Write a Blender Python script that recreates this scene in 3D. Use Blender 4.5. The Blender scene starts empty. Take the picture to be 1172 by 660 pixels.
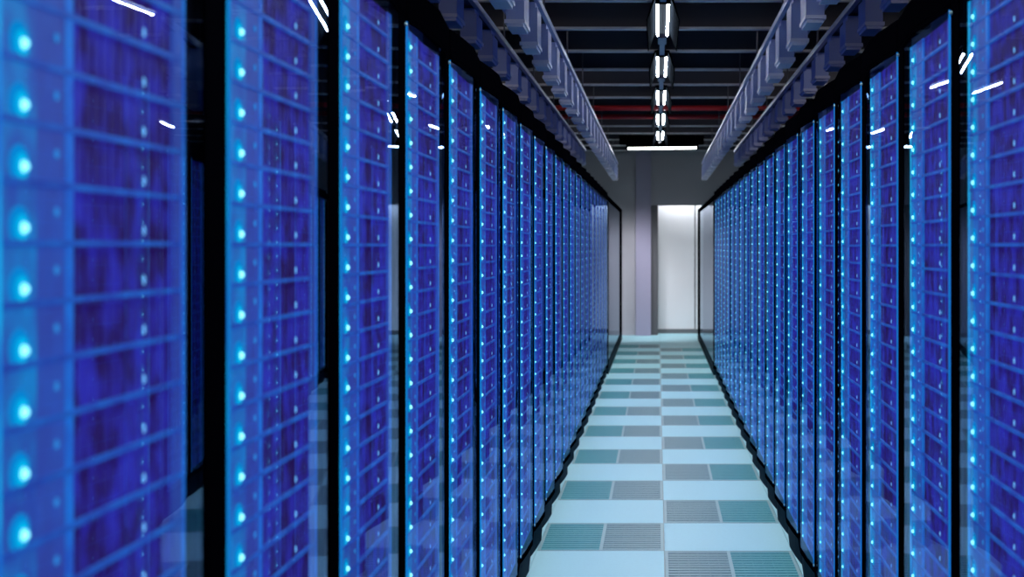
import bpy, bmesh, math, random
from mathutils import Vector
random.seed(4)
C = bpy.context.scene
COL = C.collection
W, H = 1172, 660
F = 1460.0
VX, VY = 753.0, 282.0
CAMX, CAMZ = -0.03, 1.43

# ------------------------------------------------------------------ camera
cd = bpy.data.cameras.new('camera')
cam = bpy.data.objects.new('camera', cd)
COL.objects.link(cam)
cam.location = (CAMX, 0, CAMZ)
cam.rotation_euler = (math.pi / 2, 0, 0)
cd.sensor_width = 36
cd.lens = F / W * 36
cd.shift_x = -(VX - W / 2) / W
cd.shift_y = (VY - H / 2) / W
cd.clip_start = 0.02
cd.dof.use_dof = True
cd.dof.focus_distance = 5.0
cd.dof.aperture_fstop = 4.6
C.camera = cam
C.view_settings.view_transform = 'Standard'
C.view_settings.look = 'None'
C.view_settings.gamma = 1
C.view_settings.exposure = 0
C.view_settings.use_curve_mapping = False


def proj(x, y, z):
    return VX + F * (x - CAMX) / y, VY - F * (z - CAMZ) / y


# ------------------------------------------------------------------ materials
def mat(name, col, rough=0.5, metal=0.0, spec=0.5, emit=None, es=0.0, noise=None, bump=None, coat=0.0):
    m = bpy.data.materials.new(name)
    m.use_nodes = True
    nt = m.node_tree
    b = nt.nodes['Principled BSDF']
    b.inputs['Base Color'].default_value = (*col, 1)
    b.inputs['Roughness'].default_value = rough
    b.inputs['Metallic'].default_value = metal
    b.inputs['Specular IOR Level'].default_value = spec
    b.inputs['Coat Weight'].default_value = coat
    if emit:
        b.inputs['Emission Color'].default_value = (*emit, 1)
        b.inputs['Emission Strength'].default_value = es
    tc = nt.nodes.new('ShaderNodeTexCoord')
    if noise:   # (scale, amount)
        n = nt.nodes.new('ShaderNodeTexNoise')
        n.inputs['Scale'].default_value = noise[0]
        n.inputs['Detail'].default_value = 5
        nt.links.new(tc.outputs['Object'], n.inputs['Vector'])
        r = nt.nodes.new('ShaderNodeMapRange')
        r.inputs['To Min'].default_value = 1 - noise[1]
        r.inputs['To Max'].default_value = 1 + noise[1]
        nt.links.new(n.outputs['Fac'], r.inputs['Value'])
        mx = nt.nodes.new('ShaderNodeMix')
        mx.data_type = 'RGBA'
        mx.blend_type = 'MULTIPLY'
        mx.inputs['Factor'].default_value = 1
        mx.inputs['A'].default_value = (*col, 1)
        nt.links.new(r.outputs['Result'], mx.inputs['B'])
        nt.links.new(mx.outputs['Result'], b.inputs['Base Color'])
    if bump:
        n = nt.nodes.new('ShaderNodeTexNoise')
        n.inputs['Scale'].default_value = bump[0]
        nt.links.new(tc.outputs['Object'], n.inputs['Vector'])
        bp = nt.nodes.new('ShaderNodeBump')
        bp.inputs['Strength'].default_value = bump[1]
        nt.links.new(n.outputs['Fac'], bp.inputs['Height'])
        nt.links.new(bp.outputs['Normal'], b.inputs['Normal'])
    return m


def painted_glow(name, dark, light, scale, strength, base=(0.02, 0.02, 0.06), stretch=(1, 1, 1), lo=0.35, hi=0.7):
    """perforated equipment front lit from inside by blue light"""
    m = bpy.data.materials.new(name)
    m.use_nodes = True
    nt = m.node_tree
    b = nt.nodes['Principled BSDF']
    b.inputs['Base Color'].default_value = (*base, 1)
    b.inputs['Roughness'].default_value = 0.6
    b.inputs['Specular IOR Level'].default_value = 0.2
    g = nt.nodes.new('ShaderNodeNewGeometry')
    mp = nt.nodes.new('ShaderNodeMapping')
    mp.inputs['Scale'].default_value = stretch
    nt.links.new(g.outputs['Position'], mp.inputs['Vector'])
    n = nt.nodes.new('ShaderNodeTexNoise')
    n.inputs['Scale'].default_value = scale
    n.inputs['Detail'].default_value = 4
    nt.links.new(mp.outputs['Vector'], n.inputs['Vector'])
    r = nt.nodes.new('ShaderNodeMapRange')
    r.inputs['From Min'].default_value = lo
    r.inputs['From Max'].default_value = hi
    nt.links.new(n.outputs['Fac'], r.inputs['Value'])
    mx = nt.nodes.new('ShaderNodeMix')
    mx.data_type = 'RGBA'
    mx.inputs['A'].default_value = (*dark, 1)
    mx.inputs['B'].default_value = (*light, 1)
    nt.links.new(r.outputs['Result'], mx.inputs['Factor'])
    nt.links.new(mx.outputs['Result'], b.inputs['Emission Color'])
    b.inputs['Emission Strength'].default_value = strength
    m.cycles.emission_sampling = 'NONE'
    return m


def glass(name, tint=(0.80, 0.90, 1.0), boost=1.0, refl=(0.46, 0.66, 1.0)):
    m = bpy.data.materials.new(name)
    m.use_nodes = True
    nt = m.node_tree
    nt.nodes.clear()
    N = nt.nodes.new
    out = N('ShaderNodeOutputMaterial')
    mix = N('ShaderNodeMixShader')
    tr = N('ShaderNodeBsdfTransparent')
    tr.inputs['Color'].default_value = (*tint, 1)
    gl = N('ShaderNodeBsdfGlossy')
    gl.inputs['Roughness'].default_value = 0.0
    gl.inputs['Color'].default_value = (*refl, 1)
    g = N('ShaderNodeNewGeometry')
    dot = N('ShaderNodeVectorMath')
    dot.operation = 'DOT_PRODUCT'
    nt.links.new(g.outputs['Incoming'], dot.inputs[0])
    nt.links.new(g.outputs['Normal'], dot.inputs[1])

    def ma(op, a, bb):
        q = N('ShaderNodeMath')
        q.operation = op
        for i, v in enumerate((a, bb)):
            if v is None:
                continue
            if isinstance(v, (int, float)):
                q.inputs[i].default_value = v
            else:
                nt.links.new(v, q.inputs[i])
        return q.outputs[0]
    c = ma('ABSOLUTE', dot.outputs['Value'], None)
    one = ma('SUBTRACT', 1.0, c)
    p = ma('POWER', one, 5.0)
    R = ma('ADD', ma('MULTIPLY', p, 0.96), 0.04)
    R2 = ma('DIVIDE', ma('MULTIPLY', R, 2.0), ma('ADD', R, 1.0))   # both faces of the pane
    R3 = ma('MULTIPLY', R2, boost)
    nt.links.new(R3, mix.inputs['Fac'])
    nt.links.new(tr.outputs[0], mix.inputs[1])
    nt.links.new(gl.outputs[0], mix.inputs[2])
    nt.links.new(mix.outputs[0], out.inputs['Surface'])
    return m


def lamp_mat(name, col, s, sample=True):
    m = mat(name, tuple(.03 * c for c in col), emit=col, es=s, spec=0.0)
    m.cycles.emission_sampling = 'AUTO' if sample else 'NONE'
    return m


M = {}
M['black'] = mat('black_powder_coat', (0.0008, 0.0009, 0.0018), 0.9, spec=0.0, noise=(30, .15))
M['dark'] = mat('dark_interior', (0.004, 0.005, 0.010), 0.7, spec=0.1, noise=(20, .1))
M['plinth'] = mat('plinth_paint', (0.010, 0.028, 0.040), 0.7, spec=0.03, noise=(25, .2))
M['cabinet'] = mat('cabinet_steel', (0.012, 0.013, 0.018), 0.45, spec=0.3, noise=(12, .15))
M['glass'] = glass('rack_glass', boost=0.50)
M['endglass'] = glass('partition_glass', (0.52, 0.56, 0.60), 0.6, (0.62, 0.68, 0.78))
M['grille'] = painted_glow('backlit_grille', (0.020, 0.005, 0.075), (0.028, 0.024, 0.36), 22, 1.0, lo=.38, hi=.64, stretch=(1, 1.3, 0.8))
M['plate'] = painted_glow('backlit_faceplate', (0.036, 0.045, 0.30), (0.032, 0.085, 0.44), 14, 0.85, base=(0.02, 0.05, 0.12), stretch=(1, 1, 0.8))
M['guide'] = painted_glow('backlit_light_guide', (0.028, 0.060, 0.38), (0.004, 0.28, 0.66), 15, 0.85, lo=.38, hi=.70, base=(0.02, 0.08, 0.14), stretch=(1, 1, 0.7))  # cyan spill of the LEDs painted as emission on the plate
M['lip'] = painted_glow('backlit_shelf_lip', (0.018, 0.065, 0.42), (0.014, 0.15, 0.60), 20, 0.8)
M['bar'] = painted_glow('backlit_bar', (0.016, 0.09, 0.48), (0.010, 0.20, 0.68), 20, 1.0)
M['strip'] = lamp_mat('cyan_light_strip', (0.008, 0.22, 0.72), 0.75, False)  # glow caught by the glass edge, given as its own emission
M['halo'] = lamp_mat('cyan_outer_lens', (0.002, 0.27, 0.66), 1.0, False)  # LED halo painted as glowing rings, outer here and inner below
M['tubelight'] = painted_glow('cyan_light_column', (0.006, 0.16, 0.62), (0.0, 0.48, 0.86), 9, 1.0, lo=.35, hi=.6)
M['lens'] = lamp_mat('cyan_lens', (0.0, 0.55, 0.88), 1.0, False)  # inner ring of the painted LED halo, not a lens
M['led'] = lamp_mat('led_core', (0.30, 0.95, 1.0), 2.2, False)
M['led2'] = lamp_mat('led_small', (0.04, 0.28, 0.75), 0.9, False)
M['led3'] = lamp_mat('led_status', (0.20, 0.55, 1.0), 1.1, False)
M['floor'] = mat('raised_floor_laminate', (0.45, 0.80, 0.88), 0.5, spec=0.3, noise=(60, .05))
M['frame'] = mat('floor_tile_frame', (0.28, 0.48, 0.52), 0.45, noise=(50, .06))
M['slatgrey'] = mat('grate_slat_grey', (0.20, 0.37, 0.42), 0.45, spec=0.3, noise=(50, .12))
M['slat'] = mat('grate_slat', (0.09, 0.40, 0.46), 0.45, spec=0.3, noise=(50, .12))
M['pit'] = mat('underfloor_dark', (0.02, 0.07, 0.075), 0.8)
M['joint'] = mat('floor_joint', (0.30, 0.40, 0.42), 0.6)
M['ceiling'] = mat('ceiling_deck', (0.06, 0.05, 0.07), 0.8, noise=(5, .3))
M['purlin'] = mat('purlin_steel', (0.55, 0.56, 0.60), 0.6, noise=(7, .4))
M['beam'] = mat('beam_dark', (0.25, 0.18, 0.22), 0.7, noise=(6, .3))
M['beamweb'] = mat('purlin_web', (0.05, 0.05, 0.065), 0.8)
M['red'] = mat('red_pipe_paint', (0.55, 0.012, 0.02), 0.45)
M['wall'] = mat('wall_plaster', (0.42, 0.41, 0.45), 0.8, noise=(3, .08))
M['sidewall'] = mat('side_wall_plaster', (0.05, 0.05, 0.06), 0.9, noise=(3, .1))
M['column'] = mat('column_paint', (0.36, 0.34, 0.46), 0.8, noise=(3, .05))
M['jamb'] = mat('jamb_grey', (0.10, 0.10, 0.11), 0.6)
M['white'] = mat('white_panel', (0.82, 0.83, 0.85), 0.45, noise=(2, .03))
M['skirt'] = mat('skirting_grey', (0.14, 0.15, 0.16), 0.6)
M['flange'] = mat('tray_flange', (0.62, 0.64, 0.82), 0.5, noise=(9, .08))  # paler than the tray: light from the floor put into the colour
M['tray'] = mat('tray_lavender', (0.34, 0.41, 0.72), 0.5, spec=0.35, noise=(9, .08))
M['trayrail'] = mat('tray_rail', (0.26, 0.34, 0.56), 0.35, metal=0.3, noise=(9, .1))
M['trayweb'] = mat('tray_back_plate', (0.20, 0.26, 0.52), 0.6, noise=(5, .15))
M['traydark'] = mat('tray_web', (0.07, 0.09, 0.16), 0.6)
M['tube'] = lamp_mat('fluorescent_tube', (0.93, 0.97, 1.0), 250)
M['sidetube'] = lamp_mat('side_aisle_tube', (1.0, 0.95, 0.98), 190)
M['bartube'] = lamp_mat('far_tube', (0.93, 0.97, 1.0), 28)
M['wing'] = mat('lamp_wing', (0.0010, 0.0013, 0.0018), 0.9, spec=0.0, noise=(30, .2))
M['housing'] = mat('lamp_housing', (0.002, 0.0024, 0.003), 0.9, spec=0.0)
M['trunk'] = mat('trunking', (0.22, 0.30, 0.42), 0.5)
M['diffuser'] = lamp_mat('recess_diffuser', (0.95, 0.98, 1.0), 45)
M['rod'] = mat('threaded_rod', (0.15, 0.15, 0.17), 0.4, metal=0.6)


# ------------------------------------------------------------------ mesh helpers
class MB:
    def __init__(self):
        self.bm = bmesh.new()
        self.mats = []

    def mi(self, m):
        if m not in self.mats:
            self.mats.append(m)
        return self.mats.index(m)

    def box(self, x0, x1, y0, y1, z0, z1, m='black'):
        i = self.mi(m)
        x0, x1 = sorted((x0, x1)); y0, y1 = sorted((y0, y1)); z0, z1 = sorted((z0, z1))
        v = [self.bm.verts.new(p) for p in ((x0, y0, z0), (x1, y0, z0), (x1, y1, z0), (x0, y1, z0),
                                            (x0, y0, z1), (x1, y0, z1), (x1, y1, z1), (x0, y1, z1))]
        for q in ((3, 2, 1, 0), (4, 5, 6, 7), (0, 1, 5, 4), (1, 2, 6, 5), (2, 3, 7, 6), (3, 0, 4, 7)):
            self.bm.faces.new([v[k] for k in q]).material_index = i
        return self

    def prism(self, pts, z0, z1, m='black'):
        """plan outline extruded in z"""
        i = self.mi(m)
        a = [self.bm.verts.new((p[0], p[1], z0)) for p in pts]
        b = [self.bm.verts.new((p[0], p[1], z1)) for p in pts]
        fs = [self.bm.faces.new(a), self.bm.faces.new(b)]
        n = len(pts)
        for k in range(n):
            fs.append(self.bm.faces.new((a[k], a[(k + 1) % n], b[(k + 1) % n], b[k])))
        for f in fs:
            f.material_index = i
        bmesh.ops.recalc_face_normals(self.bm, faces=fs)
        return self

    def prof(self, pts, axis, a0, a1, m='black'):
        """closed outline in the plane normal to the axis ('x': (y,z), 'y': (x,z)) swept along it"""
        i = self.mi(m)
        mk = (lambda p, t: (t, p[0], p[1])) if axis == 'x' else (lambda p, t: (p[0], t, p[1]))
        a = [self.bm.verts.new(mk(p, a0)) for p in pts]
        b = [self.bm.verts.new(mk(p, a1)) for p in pts]
        fs = [self.bm.faces.new(a), self.bm.faces.new(b)]
        n = len(pts)
        for k in range(n):
            fs.append(self.bm.faces.new((a[k], a[(k + 1) % n], b[(k + 1) % n], b[k])))
        for f in fs:
            f.material_index = i
        bmesh.ops.recalc_face_normals(self.bm, faces=fs)
        return self

    def rod(self, p0, p1, r, m='rod', n=12):
        i = self.mi(m)
        p0 = Vector(p0); p1 = Vector(p1)
        d = (p1 - p0).normalized()
        u = d.orthogonal().normalized(); w = d.cross(u)
        a, b = [], []
        for k in range(n):
            t = 2 * math.pi * k / n
            o = (u * math.cos(t) + w * math.sin(t)) * r
            a.append(self.bm.verts.new(p0 + o)); b.append(self.bm.verts.new(p1 + o))
        fs = [self.bm.faces.new(a), self.bm.faces.new(b)]
        for k in range(n):
            f = self.bm.faces.new((a[k], a[(k + 1) % n], b[(k + 1) % n], b[k]))
            f.smooth = True
            fs.append(f)
        for f in fs:
            f.material_index = i
        bmesh.ops.recalc_face_normals(self.bm, faces=fs)
        return self

    def lensx(self, x, y, z, ry, rz, h, s, m, n=12):
        """small domed lens standing out of a plane x=const towards -s"""
        i = self.mi(m)
        rings = []
        for (k, q) in ((1.0, 0.0), (0.8, 0.6), (0.45, 0.9)):
            rings.append([self.bm.verts.new((x - s * h * q, y + ry * k * math.cos(2 * math.pi * j / n),
                                             z + rz * k * math.sin(2 * math.pi * j / n))) for j in range(n)])
        top = self.bm.verts.new((x - s * h, y, z))
        fs = []
        for a, b in zip(rings[:-1], rings[1:]):
            for j in range(n):
                fs.append(self.bm.faces.new((a[j], a[(j + 1) % n], b[(j + 1) % n], b[j])))
        for j in range(n):
            fs.append(self.bm.faces.new((rings[-1][j], rings[-1][(j + 1) % n], top)))
        fs.append(self.bm.faces.new(rings[0]))
        for f in fs:
            f.material_index = i; f.smooth = True
        bmesh.ops.recalc_face_normals(self.bm, faces=fs)
        return self

    def bevel(self, w=0.003):
        bmesh.ops.bevel(self.bm, geom=list(self.bm.edges), offset=w, segments=1, affect='EDGES')
        return self

    def mesh(self, name):
        me = bpy.data.meshes.new(name)
        self.bm.to_mesh(me)
        self.bm.free()
        for m in self.mats:
            me.materials.append(M[m])
        return me

    def build(self, name, parent=None, loc=None):
        o = bpy.data.objects.new(name, self.mesh(name))
        COL.objects.link(o)
        if loc:
            o.location = loc
        if parent:
            o.parent = parent
        return o


def tag(o, label=None, cat=None, group=None, kind=None):
    if label: o['label'] = label
    if cat: o['category'] = cat
    if group: o['group'] = group
    if kind: o['kind'] = kind
    return o


def empty(name, loc=(0, 0, 0)):
    o = bpy.data.objects.new(name, None)
    o.empty_display_size = 0.1
    COL.objects.link(o)
    o.location = loc
    return o


def copy_tree(o, parent=None):
    c = o.copy()
    COL.objects.link(c)
    c.parent = parent
    for ch in list(KIDS.get(o, [])):
        d = copy_tree(ch, c)
        KIDS.setdefault(c, []).append(d)
    return c


KIDS = {}


def kid(o, parent):
    o.parent = parent
    KIDS.setdefault(parent, []).append(o)
    return o


ORD = ['zeroth', 'first', 'second', 'third', 'fourth', 'fifth', 'sixth', 'seventh', 'eighth', 'ninth', 'tenth',
       'eleventh', 'twelfth', 'thirteenth', 'fourteenth', 'fifteenth', 'sixteenth', 'seventeenth', 'eighteenth',
       'nineteenth', 'twentieth', 'twenty-first', 'twenty-second', 'twenty-third', 'twenty-fourth', 'twenty-fifth',
       'twenty-sixth', 'twenty-seventh', 'twenty-eighth', 'twenty-ninth', 'thirtieth', 'thirty-first',
       'thirty-second', 'thirty-third']

# ------------------------------------------------------------------ room
YB = 20.6          # back wall
XW = 3.2           # side walls
CZ = 3.22


def struct(name, mb, **k):
    return tag(mb.build(name), kind='structure', **k)


# raised floor: solid tiles with the cells of the perforated tiles left open
TY0, PITCH = 6.0, 0.6
cells = {}
b = MB()
y0 = TY0 - 0.6 * 12
nrow = 38
gr_cells = []
for r in range(nrow):
    ya = y0 + r * 0.6
    yb = ya + 0.6
    if yb > 21.6:
        break
    for c in range(-6, 6):
        xa = c * 0.6
        k = round((ya - TY0) / 0.6)
        perf = c in (-1, 0) and 3.5 < ya < 18.5 and ((k % 2 == 0) if c == -1 else (k % 2 == 1))
        if perf:
            gr_cells.append((c, ya))
        else:
            b.box(xa + .0015, xa + .5985, ya + .0015, yb - .0015, -0.035, 0.0, 'floor')
b.box(-3.6, 3.6, y0, 21.6, -0.06, -0.04, 'joint')
struct('floor', b)

struct('ceiling', MB().box(-XW, XW, -1.6, YB, CZ, CZ + .1, 'ceiling'))
struct('wall_left', MB().box(-XW - .1, -XW, -1.6, YB, 0, CZ, 'sidewall'))
struct('wall_right', MB().box(XW, XW + .1, -1.6, YB, 0, CZ, 'sidewall'))
struct('wall_front', MB().box(-XW - .1, XW + .1, -1.7, -1.6, 0, CZ, 'sidewall'))
OX0, OX1, OH = -0.03, 0.70, 2.095
w = MB().box(-XW, -0.143, YB, YB + .12, 0, CZ, 'wall').box(OX1, XW, YB, YB + .12, 0, CZ, 'wall')
w.box(-0.143, OX1, YB, YB + .12, OH, CZ, 'wall')
struct('wall_back', w)
struct('trim_1', MB().box(-0.385, -0.143, YB - .12, YB, 0, CZ, 'column'))
struct('trim_2', MB().box(-0.143, -0.03, YB + .02, YB + .5, 0, OH, 'jamb'))
w = MB().box(-0.16, 1.0, YB + .50, YB + .56, 0, OH + .4, 'white').box(OX1 + .2, OX1 + .26, YB + .12, YB + .5, 0, OH + .4, 'white')
w.box(-0.16, 1.0, YB + .12, YB + .5, OH + .4, OH + .45, 'white')
struct('wall_recess', w)
struct('trim_3', MB().box(.565, .60, YB + .497, YB + .4995, .05, 2.30, 'jamb'))
d = MB().box(-0.03, .575, YB + .455, YB + .495, .05, 2.30, 'white').bevel(.004)
d = struct('door_1', d)
struct('door_2', MB().box(.592, .89, YB + .455, YB + .495, .05, 2.30, 'white').bevel(.004))
struct('baseboard_back', MB().box(-0.03, .89, YB + .43, YB + .455, 0, .07, 'skirt')
       .box(-XW, -0.62, YB - .015, YB, 0, .07, 'skirt').box(OX1, XW, YB - .015, YB, 0, .07, 'skirt'))
rl = empty('recess_light', (0.35, YB + .25, OH + .36))  # added out of sight to brighten the white doors
tag(rl, 'hidden linear light washing the white doors behind the opening at the aisle end', 'lamp')
kid(MB().box(-.35, .35, -.05, .05, 0, .035, 'housing').build('housing'), rl)  # housing of the added unseen light
kid(MB().box(-.33, .33, -.04, .04, -.006, -.001, 'diffuser').build('diffuser'), rl)

# ------------------------------------------------------------------ perforated floor tiles
def grate_proto(c):
    root = empty('perforated_floor_tile')
    fr = MB()
    a, e = .003, .597
    t = .014
    fr.box(a, e, a, a + t, -.03, 0.0005, 'frame').box(a, e, e - t, e, -.03, 0.0005, 'frame')
    fr.box(a, a + t, a + t, e - t, -.03, 0.0005, 'frame').box(e - t, e, a + t, e - t, -.03, 0.0005, 'frame')
    fr.box(.292, .308, a + t, e - t, -.03, 0.0005, 'frame')
    kid(fr.build('frame'), root)
    for (xa, xb) in ((a + t, .292), (.308, e - t)):
        sm = 'slat' if (xa < .1) == (c == -1) else 'slatgrey'
        g = MB()
        n = 13
        st = (e - a - 2 * t) / n
        for k in range(n):
            g.box(xa, xb, a + t + k * st + st * .22, a + t + k * st + st * .95, -.008, -.001, sm)
        for q in range(1, 6):
            x = xa + (xb - xa) * q / 6
            g.box(x - .003, x + .003, a + t, e - t, -.012, -.003, sm)
        g.box(xa, xb, a + t, e - t, -.034, -.028, 'pit')
        kid(g.build('perforated_panel'), root)
    return root


gr_cells.sort(key=lambda t: (t[0], t[1]))
for c in (-1, 0):
    gp = grate_proto(c)
    used = False
    vis = [q for q in gr_cells if q[0] == c]
    # count from the doors backwards
    vis.sort(key=lambda t: -t[1])
    for n, (cc, ya) in enumerate(vis):
        o = gp if not used else copy_tree(gp)
        used = True
        o.location = (cc * .6, ya, 0)
        side = 'left' if c == -1 else 'right'
        tag(o, 'teal slotted floor tile in the %s column of the aisle, %s counting from the white doors' % (side, ORD[n + 1]),
            'floor tile', 'perforated tiles of the aisle floor')

# ------------------------------------------------------------------ racks
GJ, SAG, U = 0.600, 0.022, 0.600   # glass line at the joints, bulge, rack width
CF = 0.604                          # front plane of the equipment
ZB, ZT = 0.1535, 1.9295


PROFILE = [(0.0, 0.0), (.15, -.0110), (.33, -.0180), (.50, -.0048), (.60, .0020)]


def prof_at(u):
    for (a, da), (b_, db) in zip(PROFILE[:-1], PROFILE[1:]):
        if u <= b_ + 1e-9:
            return da + (db - da) * (u - a) / (b_ - a)
    return PROFILE[-1][1]


def arc(u0, u1, off=0.0, n=0):
    """faceted front line of a rack door seen from above"""
    us = [u0] + [u for u, _ in PROFILE if u0 + 1e-6 < u < u1 - 1e-6] + [u1]
    return [(GJ + off + prof_at(u), u) for u in us]


def plan(s, pts):
    return [(s * x, y) for x, y in pts]


def make_rack(s):
    root = empty('server_rack', (0, 0, 0))
    # plinth and cap follow the bow of the door
    kid(MB().prism(plan(s, arc(0.001, .599, .016) + [(1.60, .599), (1.60, .001)]), 0.0, .115, 'plinth').build('base'), root)
    c = MB().prism(plan(s, arc(0.001, .599, -.002) + [(1.60, .599), (1.60, .001)]), 1.952, 2.025, 'black')
    kid(c.build('top_cap'), root)
    for ya, yb in ((.001, .010), (.590, .599)):
        kid(MB().box(s * .616, s * 1.60, ya, yb, .115, 1.952, 'cabinet').build('side_panel'), root)
    kid(MB().box(s * 1.585, s * 1.60, .010, .590, .115, 1.952, 'cabinet').build('rear_panel'), root)
    # door
    door = kid(MB().prism(plan(s, arc(.502, .598, -.001, 5) + arc(.502, .598, .009, 5)[::-1]), .115, 1.952, 'black').build('door'), root)
    for za, zb in ((.115, .138), (1.940, 1.952)):
        kid(MB().prism(plan(s, arc(.002, .502, -.001) + arc(.002, .502, .005)[::-1]), za, zb, 'black').build('door_rail'), door)
    # glass pane
    bm = bmesh.new()
    pts = arc(.005, .502, 0.001, 26)
    lo = [bm.verts.new((s * x, y, .138)) for x, y in pts]
    hi = [bm.verts.new((s * x, y, 1.940)) for x, y in pts]
    for k in range(len(pts) - 1):
        bm.faces.new((lo[k], lo[k + 1], hi[k + 1], hi[k]))
    me = bpy.data.meshes.new('glass_pane')
    bm.to_mesh(me); bm.free()
    me.materials.append(M['glass'])
    g = bpy.data.objects.new('glass_pane', me)
    COL.objects.link(g)
    kid(g, door)
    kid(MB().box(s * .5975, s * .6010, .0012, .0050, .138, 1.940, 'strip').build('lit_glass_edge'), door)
    for zz in (1.93, .15):
        kid(MB().rod((s * .602, .580, zz), (s * .594, .580, zz), .004, 'frame').build('door_screw'), door)
    # dark blanking strip beside the equipment, light strip on its left hand side
    kid(MB().box(s * .614, s * .624, .462, .590, .115, 1.952, 'dark').build('blanking_panel'), root)
    ly = (.0105, .0262) if s < 0 else (.4455, .4612)
    kid(MB().box(s * .6042, s * .610, ly[0], ly[1], ZB, ZT, 'tubelight').build('light_strip'), root)
    ry = (.4545, .4605) if s < 0 else (.0105, .0165)
    kid(MB().box(s * .6045, s * .610, ry[0], ry[1], ZB, ZT, 'bar').build('mounting_rail'), root)
    for za, zb in ((.115, ZB - .001), (ZT + .001, 1.952)):
        kid(MB().box(s * .608, s * .626, .010, .462, za, zb, 'dark').build('inner_rail'), root)
    return root


def v2y(s, v):            # v = metres from the rack's left hand side as one faces it
    return .012 + v if s < 0 else .460 - v


SH = .0555


def server_parts(s):
    """meshes of one equipment unit, origin at the unit's bottom, rack's near joint"""
    P = {}
    def bx(mb, v0, v1, x0, x1, z0, z1, m):
        mb.box(s * (CF + x0), s * (CF + x1), v2y(s, v0), v2y(s, v1), z0, z1, m)
    a = MB()
    bx(a, .005, .441, .012, .30, .002, SH - .001, 'cabinet')
    P['chassis'] = a
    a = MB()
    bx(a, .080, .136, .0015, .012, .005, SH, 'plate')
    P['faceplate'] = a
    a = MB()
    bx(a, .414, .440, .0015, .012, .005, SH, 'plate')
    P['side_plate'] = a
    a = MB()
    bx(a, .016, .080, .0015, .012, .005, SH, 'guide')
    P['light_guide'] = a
    a = MB()
    bx(a, .154, .412, .005, .012, .005, SH, 'grille')
    for k in range(13):
        v = .165 + k * .0195
        bx(a, v, v + .003, .0035, .005, .008, SH - .003, 'grille')
    P['grille'] = a
    a = MB()
    bx(a, .016, .440, .0, .010, .0002, .0062, 'lip')
    P['shelf_lip'] = a
    a = MB()
    bx(a, .137, .153, .001, .012, .005, SH, 'bar')
    P['divider_bar'] = a
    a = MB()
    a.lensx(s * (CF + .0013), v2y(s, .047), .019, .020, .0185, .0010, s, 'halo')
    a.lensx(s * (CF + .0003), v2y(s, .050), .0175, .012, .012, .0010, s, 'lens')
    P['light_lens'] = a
    a = MB()
    a.lensx(s * (CF - .001), v2y(s, .050), .017, .0048, .0052, .005, s, 'led')
    P['indicator_light'] = a
    a = MB()
    a.lensx(s * (CF + .0012), v2y(s, .118), .033, .005, .005, .002, s, 'led2')
    P['small_light'] = a
    a = MB()
    a.lensx(s * (CF + .0033), v2y(s, .330), .018, .0028, .0058, .002, s, 'led3')
    P['status_light'] = a
    return P


RACKS = []
NL = 23
for i in range(NL):
    RACKS.append((-1, 0.49 + .6 * i))
NR = 22
for i in range(NR):
    RACKS.append((1, 1.55 - .6 + .6 * i))
racks_by_side = {}
for s in (-1, 1):
    js = [j for (ss, j) in RACKS if ss == s]
    proto = make_rack(s)
    first = True
    # visible racks
    vis = []
    for j in js:
        xf = proj(s * CF, max(j + .45, .05), 1.4)[0]
        vis.append(0 < xf < W)
    n = 0
    for j, v in zip(js, vis):
        o = proto if first else copy_tree(proto)
        first = False
        o.location = (0, j, 0)
        side = 'left' if s < 0 else 'right'
        if v:
            n += 1
            if n == 1:
                lab = 'blue glowing glass-door server rack cut by the %s edge of the view' % side
            else:
                lab = 'blue glowing glass-door server rack in the %s row, %s counting from the camera' % (side, ORD[n])
        else:
            lab = 'server rack of the %s row standing beside the camera, outside the view' % side
        tag(o, lab, 'server rack', 'server racks of the %s row' % side)
        racks_by_side.setdefault(s, []).append((j, n if v else 0))

# servers
units = []
NS = 32
for s in (-1, 1):
    for (j, n) in racks_by_side[s]:
        for k in range(NS):
            z = ZB + SH * k
            if j <= 0.2:
                units.append((0, s, j, n, k)); continue
            xa, ya_ = proj(s * CF, j + .02, z); xb, yb_ = proj(s * CF, j + .45, z)
            _, yc = proj(s * CF, j + .02, z + SH); _, yd = proj(s * CF, j + .45, z + SH)
            x0, x1 = max(0, min(xa, xb)), min(W, max(xa, xb))
            ylo, yhi = max(0, min(yc, yd)), min(H, max(ya_, yb_))
            area = max(0, x1 - x0) * max(0, yhi - ylo)
            if (yc + ya_) / 2 < 0 and (yd + yb_) / 2 < 0: area *= .2
            units.append((area if n else 0, s, j, n, k))
units.sort(key=lambda t: -t[0])
near = [u for u in units[:300] if u[0] > 0]
rest = units[len(near):]
order = {}
for u in near:
    order.setdefault((u[1], u[3]), []).append(u[4])
protos = {}
for s in (-1, 1):
    root = empty('server')
    for nm, mb in server_parts(s).items():
        kid(mb.build(nm), root)
    protos[s] = root
usedp = {-1: False, 1: False}
for (a, s, j, n, k) in near:
    o = protos[s] if not usedp[s] else copy_tree(protos[s])
    usedp[s] = True
    o.location = (0, j, ZB + SH * k)
    ks = sorted(order[(s, n)], reverse=True)
    side = 'left' if s < 0 else 'right'
    rk = '%s-edge rack' % side if n == 1 else '%s rack of %s row' % (ORD[n], side)
    tag(o, 'blue-lit server in %s, %s visible from its top' % (rk, ORD[ks.index(k) + 1]), 'server',
        'servers in the racks')
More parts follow.
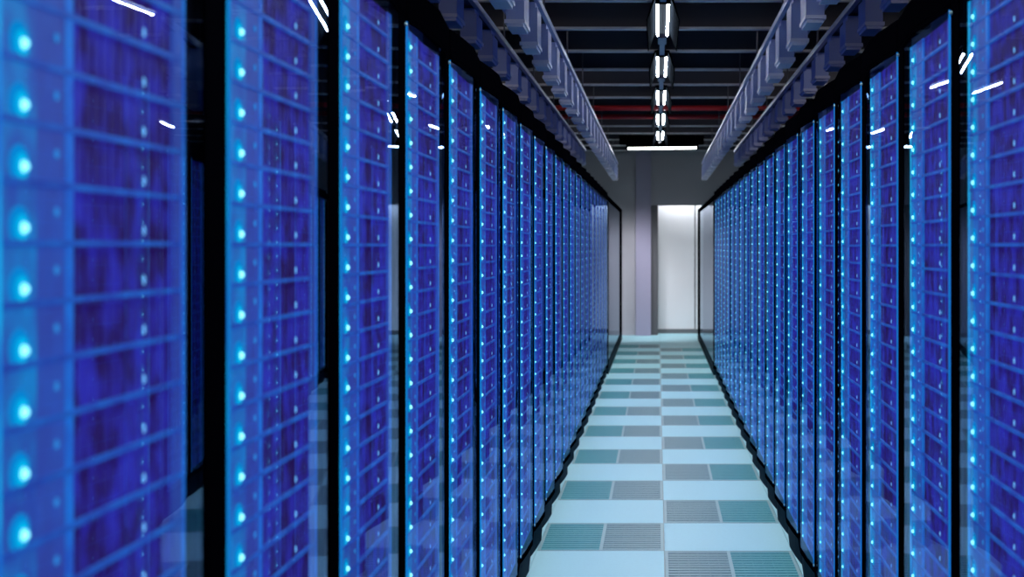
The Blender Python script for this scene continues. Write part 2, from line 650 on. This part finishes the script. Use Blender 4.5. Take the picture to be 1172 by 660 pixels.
# all the smaller ones as one body
vv, ff, mi = [], [], []
mlist = ['halo', 'guide', 'cabinet', 'plate', 'grille', 'lip', 'bar', 'lens', 'led', 'led2', 'led3']
base = {}
for s in (-1, 1):
    big = []
    P = server_parts(s)
    V0, F0, M0 = [], [], []
    for nm, mb in P.items():
        if nm == 'chassis':
            mb.bm.free(); continue
        off = len(V0)
        mb.bm.verts.index_update()
        V0 += [tuple(v.co) for v in mb.bm.verts]
        for f in mb.bm.faces:
            F0.append([v.index + off for v in f.verts]); M0.append(mlist.index(mb.mats[f.material_index]))
        mb.bm.free()
    base[s] = (V0, F0, M0)
for (a, s, j, n, k) in rest:
    V0, F0, M0 = base[s]
    off = len(vv)
    z = ZB + SH * k
    vv += [(x, y + j, zz + z) for x, y, zz in V0]
    ff += [[q + off for q in f] for f in F0]
    mi += M0
me = bpy.data.meshes.new('distant_servers')
me.from_pydata(vv, [], ff)
for m in mlist:
    me.materials.append(M[m])
me.polygons.foreach_set('material_index', mi)
me.update()
o = bpy.data.objects.new('distant_servers', me)
COL.objects.link(o)
tag(o, 'blue-lit servers filling the racks farther down both rows', 'server', 'servers in the racks', 'stuff')

# ------------------------------------------------------------------ glass partitions at the aisle end
for s, y0_, lab in ((-1, .49 + .6 * NL, 'dark-framed glass partition between the left rack row and the lavender column wall'),
                    (1, .95 + .6 * NR, 'dark-framed glass partition between the right rack row and the white doors')):
    r = empty('glass_partition', (s * .605, y0_ + .02, 0))
    tag(r, lab, 'partition', 'glass partitions at the end of the aisle')
    L = 19.75 - y0_ - .02
    fr = MB()
    fr.box(-.02, .02, 0, L, 0, .07, 'plinth').box(-.02, .02, 0, L, 1.965, 2.0, 'black')
    fr.box(-.02, .02, 0, .03, .07, 1.965, 'black').box(-.02, .02, L - .05, L, .07, 1.965, 'black')
    kid(fr.build('frame'), r)
    bm = bmesh.new()
    q = [bm.verts.new(p) for p in ((0, .03, .07), (0, L - .05, .07), (0, L - .05, 1.965), (0, .03, 1.965))]
    bm.faces.new(q)
    me = bpy.data.meshes.new('glass_pane'); bm.to_mesh(me); bm.free()
    me.materials.append(M['endglass'])
    g = bpy.data.objects.new('glass_pane', me); COL.objects.link(g)
    kid(g, r)

# ------------------------------------------------------------------ ceiling steel
n = 0
for k in range(-5, 13):
    y = 7.66 + 1.0 * k
    n += 1
    z = 2.90
    b = MB().box(-XW, XW, y - .03, y + .03, z, z + .016, 'purlin')
    b.box(-XW, XW, y - .005, y + .005, z + .016, CZ, 'beamweb')
    struct('trim_%d' % (n + 10), b)
for k in range(-2, 5):
    y = 8.0 + 2.07 * k
    n += 1
    struct('trim_%d' % (n + 10), MB().box(-XW, XW, y, y + .10, 2.985, CZ, 'beam'))
for y, z, lab in ((13.55, 2.90, 'thin dark red pipe crossing the ceiling, the nearer of two'),
                  (14.45, 2.90, 'thin dark red pipe crossing the ceiling, the farther of two')):
    o = MB().rod((-XW, y, z), (XW, y, z), .028, 'red', 16).build('sprinkler_pipe')
    tag(o, lab, 'pipe', 'red pipes under the ceiling')

# ------------------------------------------------------------------ ceiling lamps along the aisle
LZ = CAMZ + 1.42
lp = empty('ceiling_lamp')
L = 1.17
kid(MB().box(-.022, .022, -.01, L + .01, .012, .05, 'housing').build('housing'), lp)
for sx in (-1, 1):
    t = MB().rod((sx * .032, .02, 0), (sx * .032, L - .02, 0), .0068, 'tube', 12)
    kid(t.build('tube'), lp)
for sx in (-1, 1):
    t = MB().prof([(sx * .045, .03), (sx * .092, -.105), (sx * .098, -.105), (sx * .056, .04), (sx * .02, .045), (sx * .02, .035)],
                  'y', 0, L, 'wing')
    kid(t.build('reflector_wing'), lp)
for ya in (-.018, L + .008):
    kid(MB().box(-.045, .045, ya, ya + .010, -.012, .03, 'black').build('end_cap'), lp)
for ya in (.15, L - .15):
    kid(MB().rod((0, ya, .05), (0, ya, CZ - LZ), .003).build('hanger_rod'), lp)
kid(MB().box(-.018, .018, L + 0.018, L + .88, .0, .035, 'trunk').box(-.03, .03, L + .2, L + .6, .035, .045, 'trunk').build('trunking'), lp)
names = []
for k in range(-3, 5):
    o = lp if k == -3 else copy_tree(lp)
    y = 7.43 + 2.065 * k
    o.location = (0.0, y, LZ)
    if k < 0:
        lab = 'twin-tube ceiling lamp over the aisle above the near racks, beyond the top of the view'
    else:
        lab = 'twin-tube ceiling lamp over the aisle, ' + ('nearest one in view' if k == 0 else '%s counting from the nearest in view' % ORD[k + 1])
    tag(o, lab, 'ceiling lamp', 'twin-tube lamps in a line over the aisle')
# plain batten lamps over the neighbouring aisles behind the racks
bt = empty('batten_lamp')
kid(MB().box(-.05, .05, 0, 1.2, .012, .06, 'rod').build('housing'), bt)
kid(MB().rod((0, .02, 0), (0, 1.18, 0), .006, 'sidetube').build('tube'), bt)
for ya in (-.01, 1.19):
    kid(MB().box(-.02, .02, ya, ya + .012, -.012, .014, 'black').build('end_cap'), bt)
for ya in (.15, 1.05):
    kid(MB().rod((0, ya, .06), (0, ya, CZ - 2.85), .003).build('hanger_rod'), bt)
first = True
for sx in (-1, 1):
    for k in range(4):
        o = bt if first else copy_tree(bt)
        first = False
        o.location = (sx * 2.45, 2.3 + 4.13 * k, 2.85)
        tag(o, 'batten lamp over the neighbouring aisle behind the %s racks, out of view' % ('left' if sx < 0 else 'right'),
            'ceiling lamp', 'batten lamps behind the %s racks' % ('left' if sx < 0 else 'right'))

# crosswise bar lamp and its black beam
bz = CAMZ + 112.5 * 17.6 / F
bl = empty('bar_lamp', (0.03, 17.6, bz))
tag(bl, 'single long fluorescent tube hung crosswise under a black beam near the far wall', 'lamp')
kid(MB().rod((-.47, 0, -.006), (.47, 0, .004), .011, 'bartube').build('tube'), bl)
kid(MB().box(-.50, .50, -.03, .03, .014, .0555, 'black').box(-.50, -.475, -.02, .02, -.02, .02, 'black').box(.475, .50, -.02, .02, -.02, .02, 'black').build('housing'), bl)
o = MB().box(-.56, .60, 17.45, 17.75, bz + .055, bz + .16, 'black').build('black_beam')
tag(o, 'short black beam box above the crosswise tube at the far end', 'beam')
for x in (-.45, .49):
    MB_ = MB().rod((x, 17.6, bz + .16), (x, 17.6, CZ), .006).build('hanger_rod', None)
    MB_.parent = o

# added spots without fixtures, put in to brighten the end wall
for n_, x in enumerate((-.75, -.1)):
    ld = bpy.data.lights.new('wall_washer', 'SPOT')
    ld.energy = 210
    ld.color = (0.93, 0.93, 1.0)
    ld.spot_size = math.radians(62)
    ld.spot_blend = 0.9
    ld.shadow_soft_size = .25
    lo_ = bpy.data.objects.new('wall_washer_light', ld)
    COL.objects.link(lo_)
    lo_.location = (x, 18.3, 2.85)
    d_ = Vector((x * 1.2, 20.6, .1)) - lo_.location
    lo_.rotation_euler = d_.to_track_quat('-Z', 'Y').to_euler()

# ------------------------------------------------------------------ overhead cable trays
def tray(s, x, zt, zb, yend, ph, lab):
    """x = aisle side face"""
    r = empty('cable_tray', (s * x, 0, 0))
    tag(r, lab, 'cable tray', 'lavender cable trays above the racks')
    ystart = 1.6
    wd = .078
    kid(MB().box(s * -.006, s * .016, ystart, yend, zt - .03, zt, 'trayrail').build('side_rail'), r)
    kid(MB().box(s * .08, s * .10, ystart, yend, zt - .03, zt, 'trayrail').build('side_rail'), r)
    kid(MB().box(s * .016, s * .08, ystart, yend, zt - .012, zt - .004, 'traydark').build('web'), r)
    if x < .7:
        kid(MB().box(s * wd, s * (wd + .006), ystart, yend, zb + .055, zt - .03, 'trayweb').build('back_plate'), r)
    blk = MB()
    # hanging bracket: body, upper neck, stepped foot flange
    blk.box(0, s * wd, 0, .20, .030, zt - zb - .06, 'tray')
    blk.box(s * .012, s * wd, .02, .17, zt - zb - .06, zt - zb - .03, 'tray')
    blk.box(s * -.004, s * (wd + .006), -.012, .212, .014, .030, 'flange')
    blk.box(s * .004, s * (wd - .004), .0, .20, 0, .014, 'flange')
    me = blk.mesh('hanging_bracket')
    y = yend - .215 - 0.6 * 40 + ph
    while y < yend - .2:
        if y > ystart:
            b_ = bpy.data.objects.new('hanging_bracket', me)
            COL.objects.link(b_)
            b_.location = (0, y, zb)
            b_.parent = r
        y += .6
    y = yend - .5
    while y > ystart:
        kid(MB().rod((s * .05, y, zt - .004), (s * .05, y, CZ), .005).build('hanger_rod'), r)
        y -= 1.8


tray(-1, .605, 2.63, 2.375, 18.3, 0, 'lavender cable tray overhead on the left, the inner one nearer the lamps')
tray(-1, .895, 2.60, 2.40, 15.3, 0, 'lavender cable tray overhead on the left, the outer one just above the racks')
tray(1, .595, 2.63, 2.375, 18.2, 0, 'lavender cable tray overhead on the right, the inner one nearer the lamps')
tray(1, .895, 2.60, 2.40, 15.5, 0, 'lavender cable tray overhead on the right, the outer one just above the racks')

# ------------------------------------------------------------------ world
wd = bpy.data.worlds.new('world')
C.world = wd
wd.use_nodes = True
wd.node_tree.nodes['Background'].inputs[0].default_value = (0.01, 0.015, 0.03, 1)
wd.node_tree.nodes['Background'].inputs[1].default_value = 0.3
